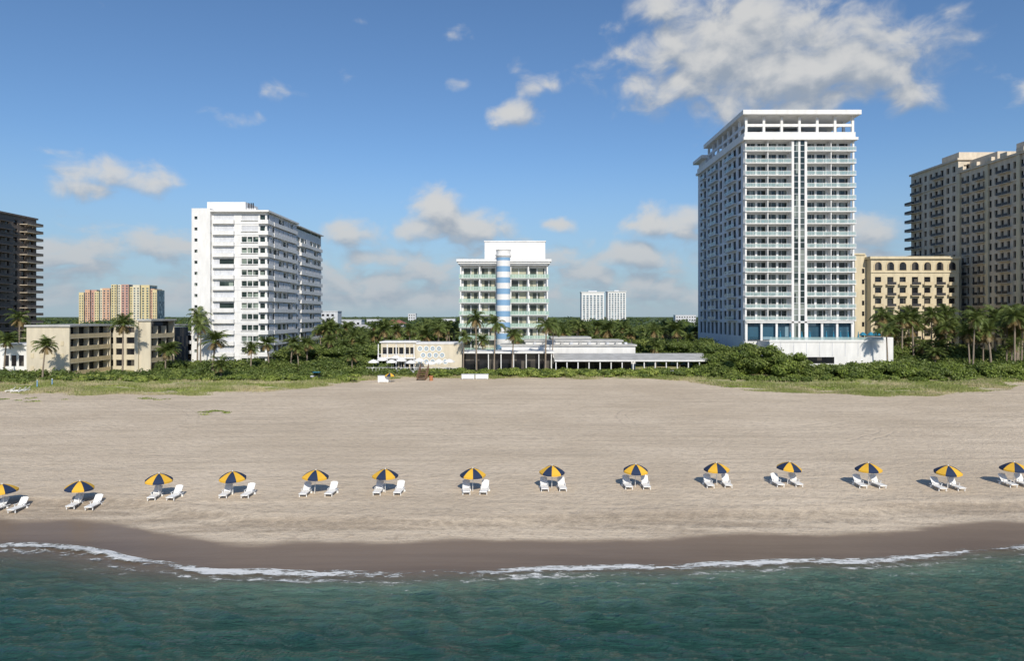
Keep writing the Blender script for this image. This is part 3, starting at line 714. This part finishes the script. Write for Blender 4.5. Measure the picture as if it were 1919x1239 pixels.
for i in range(150):
    d=random.uniform(203,320); px=random.choice([random.uniform(600,860),random.uniform(1030,1310),random.uniform(600,1310)])
    x=bx(px,d)
    if free(x,d,3): palm(x,d,random.uniform(9,15.5),s=random.uniform(.9,1.25))
for i in range(14):
    d=random.uniform(215,300); x=bx(random.uniform(20,360),d)
    if free(x,d,3): palm(x,d,random.uniform(8,13))

# ---------------- beach furniture ----------------
mw,ntw,pw=newmat('white_resin'); pw.inputs['Base Color'].default_value=(.80,.80,.79,1); pw.inputs['Roughness'].default_value=.45
yelf=paint('yellow_canvas',(.74,.43,.04),.06,.8,streak=False); navf=paint('navy_canvas',(.012,.028,.075),.1,.8,streak=False)
def rx(a,p): return Matrix.Translation(p)@Matrix.Rotation(a,4,'X')
def lounger():
    mb=MB(); w=.34
    for s in(-1,1):
        mb.box(mw,s*w-.03,s*w+.03,-1.0,.98,.30,.37)
        mb.box(mw,s*w-.035,s*w+.035,-.85,-.79,0,.30); mb.box(mw,s*w-.035,s*w+.035,.55,.61,0,.30)
        mb.box(mw,s*(w+.02)-.03,s*(w+.02)+.03,-.1,.42,.55,.59); mb.box(mw,s*(w+.02)-.025,s*(w+.02)+.025,.0,.05,.37,.55)
    for i in range(12): y=-.96+i*.11; mb.box(mw,-w+.03,w-.03,y,y+.10,.33,.355)
    R=rx(math.radians(52),(0,.36,.35))
    for s in(-1,1): mb.box(mw,s*w*.97-.03,s*w*.97+.03,0,.86,-.02,.035,R)
    for i in range(8): mb.box(mw,-w+.04,w-.04,.02+i*.105,.115+i*.105,0,.022,R)
    mb.box(mw,-w*.7,w*.7,.86,.92,-.02,.035,R)
    mb.box(mw,-w,w,-1.0,-.96,.28,.34); mb.box(mw,-.025,.025,.75,.80,.30,.86); mb.cyl(mw,-w-.05,.62,0.02,.2,.09); mb.cyl(mw,w+.05,.62,0.02,.2,.09)
    return mb.mesh('lounge_chair')
LM=lounger()
def umbrella_mesh(cA,cB,R=1.28,zt=2.35,drop=.62,pole=mw,zpole=0):
    mb=MB(); mb.cyl(pole,0,0,zpole-.4,zt+.02,.03,n=8)
    K=5
    for g in range(8):
        a0,a1=math.pi/4*g,math.pi/4*(g+1); mt=cA if g%2==0 else cB
        S=4
        def pt(f,a):
            fr=(a-a0)/(a1-a0); sagr=1-.05*math.sin(math.pi*fr)*f
            r=R*f*sagr; z=zt-drop*(f**1.7)+.03*math.sin(math.pi*fr)*f*-1; return (r*math.cos(a),r*math.sin(a),z)
        for k in range(K):
            for s in range(S):
                A0=a0+(a1-a0)*s/S;A1=a0+(a1-a0)*(s+1)/S
                mb.poly(mt,[pt(k/K,A0),pt((k+1)/K,A0),pt((k+1)/K,A1),pt(k/K,A1)])
        for s in range(S):
            A0=a0+(a1-a0)*s/S;A1=a0+(a1-a0)*(s+1)/S; p0,p1=pt(1,A0),pt(1,A1)
            mb.poly(mt,[p0,(p0[0],p0[1],p0[2]-.16),(p1[0],p1[1],p1[2]-.16),p1])
        R0=Matrix.Rotation(a0,4,'Z')@Matrix.Translation((0,0,zt-.1))@Matrix.Rotation(math.atan2(drop,R),4,'Y')
        mb.box(pole,.05,R*.98,-.01,.01,-.08,-.06,R0)
    mb.cyl(pole,0,0,zt,zt+.12,.05,.01,8)
    return mb.mesh('umbrella')
UM=umbrella_mesh(yelf,navf)
def put(name,me,x,y,z=None,rz=0,s=1,tilt=(0,0)):
    o=bpy.data.objects.new(name,me); o.location=(x,y,gz1(x,y) if z is None else z); o.rotation_euler=(tilt[0],tilt[1],rz); o.scale=(s,s,s); return link(o)
rows=[(8,(-2,36),946),(148,(140,178),943),(298,(290,328),937),(437,(424,466),935),(590,(573,621),933),(722,(709,748),931),(886,(874,908),929),(1034,(1020,1053),923),(1190,(1176,1210),920),(1343,(1328,1362),917),(1475,(1456,1491),915),(1627,(1611,1644),917),(1775,(1758,1792),921),(1899,(1888,1917),915)]
for i,(pu,pcs,yf) in enumerate(rows):
    d=17.5*F/(yf-HY)
    put('beach_umbrella',UM,bx(pu,d+1.4),d+1.35,rz=random.uniform(-.5,.5)+.4,tilt=(random.uniform(.0,.09),random.uniform(-.06,.06)))
    for pc in pcs: put('lounge_chair',LM,bx(pc,d+1),d+1.0+random.uniform(-.12,.12),rz=random.uniform(-.1,.1))
yb=16.4*F/(717-HY)
put('beach_umbrella',UM,bx(731,yb),yb,rz=.3)
def boxbench(name,px0,px1,py,h=1.2):
    d=16.4*F/(py-HY); x0,x1=bx(px0,d),bx(px1,d); mb=MB(); z=gz1((x0+x1)/2,d)
    mb.box(mw,x0,x1,d,d+1.2,z+.15,z+h); mb.box(white2,x0-.08,x1+.08,d-.08,d+1.28,z+h,z+h+.1)
    for x in(x0+.1,x1-.25): mb.box(mw,x,x+.15,d+.1,d+1.1,z-.05,z+.15)
    n=int((x1-x0)/.6)
    for i in range(1,n): xx=x0+(x1-x0)*i/n; mb.box(white2,xx-.02,xx+.02,d-.02,d,z+.2,z+h-.05)
    link(bpy.data.objects.new(name,mb.mesh(name)))
boxbench('beach_storage_box',865,889,713); boxbench('beach_storage_box',891,915,713); boxbench('towel_hut',708,728,717,1.6)
mb=MB()
for i in range(9):
    y=171+i*.9; z=gz1(-23,y)+.4+max(0,i-1)*.32
    mb.box(wood,-23.9,-21.7,y,y+.85,z,z+.1)
    for s in(-23.9,-21.8): mb.box(wood,s,s+.1,y,y+.1,z-1.6,z+1.1)
for s in(-23.9,-21.8):
    mb.box(wood,s-.02,s+.12,171,179.3,1.0,1.1,Matrix.Translation((0,171,2.8))@Matrix.Rotation(math.atan2(.32,.9),4,'X')@Matrix.Translation((0,-171,0)))
link(bpy.data.objects.new('wooden_boardwalk_stairs',mb.mesh('stairs')))
mb=MB(); pot=paint('terracotta',(.45,.18,.08),.1)
x=bx(808,171); mb.cyl(pot,x,171,gz1(x,171)-.1,gz1(x,171)+1.1,.42,.5,14); mb.cyl(pot,x,171,gz1(x,171)+1.1,gz1(x,171)+1.22,.58,.58,14)
link(bpy.data.objects.new('terracotta_planter',mb.mesh('planter')))
mb=MB(); x=bx(592,172); y=172; z=gz1(x,y)
for dx in(-.9,.9):
    for dy in(-.6,.6):
        R=Matrix.Translation((x+dx,y+dy,z+.35))@Matrix.Rotation(math.pi/2,4,'X'); b0=MB(); b0.cyl(darkm,0,0,-.12,.12,.35,n=14)
        k=len(mb.v); mb.v+=[tuple(R@Vector(v)) for v in b0.v]; mb.f+=[tuple(i+k for i in f) for f in b0.f]; mb.m+=[mb.mi(darkm)]*len(b0.f)
mb.box(darkm,x-1.2,x+1.2,y-.5,y+.5,z+.4,z+.8); mb.box(white2,x-1.2,x-.4,y-.5,y+.5,z+.8,z+1.1); mb.box(darkm,x-.3,x+.3,y-.45,y+.45,z+.8,z+1.05)
for dx in(-.5,.9):
    for dy in(-.5,.45): mb.box(darkm,x+dx,x+dx+.06,y+dy,y+dy+.06,z+.8,z+1.9)
mb.box(bluefab,x-.7,x+1.1,y-.6,y+.6,z+1.9,z+2.0)
link(bpy.data.objects.new('beach_utility_cart',mb.mesh('cart')))
for px,py in((70,722),(98,720)):
    d=15.9*F/(py-HY); x=bx(px,d); z=gz1(x,d); mb=MB(); mb.cyl(bluestripe,x,d,z-.2,z+1.5,.14,.12,10); mb.cyl(white,x,d,z+1.5,z+1.62,.17,.1,10); link(bpy.data.objects.new('beach_marker_post',mb.mesh('post')))
for px,py in((1590,708),(1602,708),(1613,709),(1712,700),(1724,701),(1736,702),(1750,703),(1762,704),(20,727),(30,728),(40,727),(48,726)):
    d=15.8*F/(py-HY); put('lounge_chair',LM,bx(px,d),d,rz=1.2 if px>1000 else -1.2)
WU=umbrella_mesh(mw,mw,1.5,2.6,.7); BU=umbrella_mesh(bluefab,bluefab,1.0,2.6,.8)
for px,py,d in((700,678,184),(716,674,187),(734,678,183.5),(752,675,186),(770,679,184),(786,675,186.5),(742,670,188),(822,678,185),(842,677,185),(806,681,184)):
    put('patio_umbrella',WU,bx(px,d),d,z=bz(py,d)-2.0)
deck=MB(); deck.box(white2,bx(690,184),bx(860,184),181.5,187.5,2.5,4.2)
for i in range(26): 
    x=bx(692,182)+i*.93; deck.box(white,x,x+.07,181.45,181.55,4.2,5.2)
deck.box(white,bx(690,184),bx(860,184),181.42,181.52,5.2,5.28)
for i in range(16): x=random.uniform(bx(695,184),bx(850,184)); y=random.uniform(182.5,186.5); deck.box(white,x-.45,x+.45,y-.45,y+.45,4.9,4.96); deck.cyl(white,x,y,4.2,4.9,.06)
link(bpy.data.objects.new('dining_terrace',deck.mesh('deck')))
def closed_umb():
    mb=MB(); mb.cyl(mw,0,0,-.1,2.9,.04,n=8); mb.cyl(bluefab,0,0,.9,1.4,.28,.24,8); mb.cyl(bluefab,0,0,1.4,2.8,.24,.06,8); return mb.mesh('closed_umbrella')
CU=closed_umb()
for px in(1462,1478,1500,1516,1548,1562,1576,1592,1606): 
    put('closed_patio_umbrella',CU,bx(px,195),195+random.uniform(-1,1),z=11.75)
for px in(1617,1632,1643): put('patio_umbrella',BU,bx(px,196),196,z=11.75)

# ---------------- sky / world ----------------
SUN_EL=math.radians(36); SUN_AZ=math.radians(180-11)   # clockwise from +Y
w=bpy.data.worlds.new("World"); scene.world=w; w.use_nodes=True; nt=w.node_tree; nt.nodes.clear()
out=N(nt,'ShaderNodeOutputWorld'); bg=N(nt,'ShaderNodeBackground'); nt.links.new(bg.outputs[0],out.inputs[0]); bg.inputs[1].default_value=.1
sky=N(nt,'ShaderNodeTexSky',sky_type='NISHITA'); sky.sun_disc=False; sky.sun_elevation=SUN_EL; sky.sun_rotation=SUN_AZ
sky.air_density=1.0; sky.dust_density=.4; sky.ozone_density=2.4
tc=N(nt,'ShaderNodeTexCoord'); sp=N(nt,'ShaderNodeSeparateXYZ'); nt.links.new(tc.outputs['Generated'],sp.inputs[0])
az=M(nt,'MULTIPLY',M(nt,'ARCTAN2',sp.outputs[0],sp.outputs[1]),57.2958); el=M(nt,'MULTIPLY',M(nt,'ARCSINE',sp.outputs[2]),57.2958)
cb=N(nt,'ShaderNodeCombineXYZ'); nt.links.new(az,cb.inputs[0]); nt.links.new(el,cb.inputs[1])
gr=bpy.data.node_groups.new('cloud_field','ShaderNodeTree')
gr.interface.new_socket('P',in_out='INPUT',socket_type='NodeSocketVector'); gr.interface.new_socket('D',in_out='OUTPUT',socket_type='NodeSocketFloat')
gi=N(gr,'NodeGroupInput'); go=N(gr,'NodeGroupOutput')
Pn=gi.outputs[0]
n1=NOISE(gr,Pn,1,6,.52,(.32,.44,1),.35)
def deg(px,py):
    a=math.atan((px-959.5)/F); e=math.atan((HY-py)/F*math.cos(a)); return math.degrees(a),math.degrees(e)
blobs=[(1350,100,170,85,1.5),(1235,20,80,35,.9),(1400,25,120,45,1.1),(1490,130,200,80,1.55),(1630,115,80,45,1.2),(1700,180,65,40,.85),(1270,150,90,40,1.2),(1570,180,120,30,.9),
(965,213,58,26,1.),(1030,160,95,30,.45),(975,130,50,24,.4),(870,155,50,26,.28),
(205,330,86,34,1.15),(175,350,65,22,.9),(425,218,60,24,.42),(545,173,70,26,.36),(700,180,45,20,.24),(90,285,80,16,.26),(660,38,60,16,.22),
(820,392,55,46,1.35),(785,430,62,30,1.25),(885,428,80,30,1.35),
(1245,420,95,34,1.25),(1185,422,50,22,.8),(1040,420,60,20,.55),(665,442,85,28,.95),
(1195,480,110,36,1.15),(720,485,110,26,.85),(1640,440,75,36,1.),(140,505,100,18,.6)]
acc=None
for px,py,rw,rh,s in blobs:
    c=deg(px,py); sx=1/(rw/F*57.3); sy=1/(rh/F*57.3)
    v=N(gr,'ShaderNodeVectorMath',operation='MULTIPLY_ADD'); gr.links.new(Pn,v.inputs[0]); v.inputs[1].default_value=(sx,sy,0); v.inputs[2].default_value=(-c[0]*sx,-c[1]*sy,0)
    l=N(gr,'ShaderNodeVectorMath',operation='LENGTH'); gr.links.new(v.outputs[0],l.inputs[0])
    q=M(gr,'MULTIPLY_ADD',l.outputs['Value'],-.66 if s>.5 else -.45,(.38+.40*s) if s>.5 else s*.9)
    acc=q if acc is None else M(gr,'SMOOTH_MAX',acc,q,.12)
spz=N(gr,'ShaderNodeSeparateXYZ'); gr.links.new(Pn,spz.inputs[0])
n3=NOISE(gr,Pn,1,5,.55,(.09,.30,1))
band=M(gr,'ADD',M(gr,'MULTIPLY',SS(gr,spz.outputs[1],8.5,4.5),.75),M(gr,'MULTIPLY_ADD',n3,2.0,-1.32))
acc=M(gr,'SMOOTH_MAX',acc,band,.12)
dens=M(gr,'ADD',acc,M(gr,'MULTIPLY_ADD',n1,1.6,-.86))
gr.links.new(dens,go.inputs[0])
def field(vec):
    g_=N(nt,'ShaderNodeGroup'); g_.node_tree=gr; nt.links.new(vec,g_.inputs[0]); return g_.outputs[0]
D0=field(cb.outputs[0])
ofs=N(nt,'ShaderNodeVectorMath',operation='ADD'); nt.links.new(cb.outputs[0],ofs.inputs[0]); ofs.inputs[1].default_value=(-.4,1.3,0)
D1=field(ofs.outputs[0])
den=SS(nt,D0,.0,.48)
lit=SS(nt,M(nt,'SUBTRACT',D0,D1),-.42,.42)
thick=SS(nt,D0,.1,.7)
haze=SS(nt,el,10,1)
ccol=MIX(nt,lit,(3.2,3.7,4.4),(6.5,6.5,6.4))
skc=MIX(nt,1.,sky.outputs[0],(.78,.97,1.15),'MULTIPLY')
skc=MIX(nt,M(nt,'MULTIPLY',SS(nt,el,14,0),.72),skc,(3.1,4.2,5.4))
ccol=MIX(nt,M(nt,'MULTIPLY',haze,.5),ccol,(3.3,4.1,5.0))
dd=M(nt,'MULTIPLY',M(nt,'MULTIPLY',den,M(nt,'MULTIPLY_ADD',thick,.42,.52)),SS(nt,el,-.3,1.5))
fin=MIX(nt,dd,skc,ccol)
nt.links.new(fin,bg.inputs[0])
w.cycles.sampling_method='MANUAL'; w.cycles.sample_map_resolution=256
sd=Vector((math.sin(SUN_AZ)*math.cos(SUN_EL),math.cos(SUN_AZ)*math.cos(SUN_EL),math.sin(SUN_EL)))
L=bpy.data.lights.new('sun','SUN'); L.energy=4.3; L.angle=math.radians(.5); L.color=(1,.92,.79)
so=bpy.data.objects.new('sun',L); so.rotation_euler=sd.to_track_quat('Z','Y').to_euler(); so.location=(30,-80,90); link(so)
# ---------------- camera ----------------
cam=bpy.data.cameras.new('camera'); cam.lens=24; cam.sensor_width=36; cam.shift_y=-(619.5-HY)/1919; cam.clip_end=20000; cam.clip_start=.5
co=bpy.data.objects.new('camera',cam); co.location=(0,0,H); co.rotation_euler=(math.radians(90),0,0); link(co); scene.camera=co
scene.view_settings.view_transform='Standard'; scene.view_settings.look='None'; scene.view_settings.exposure=0
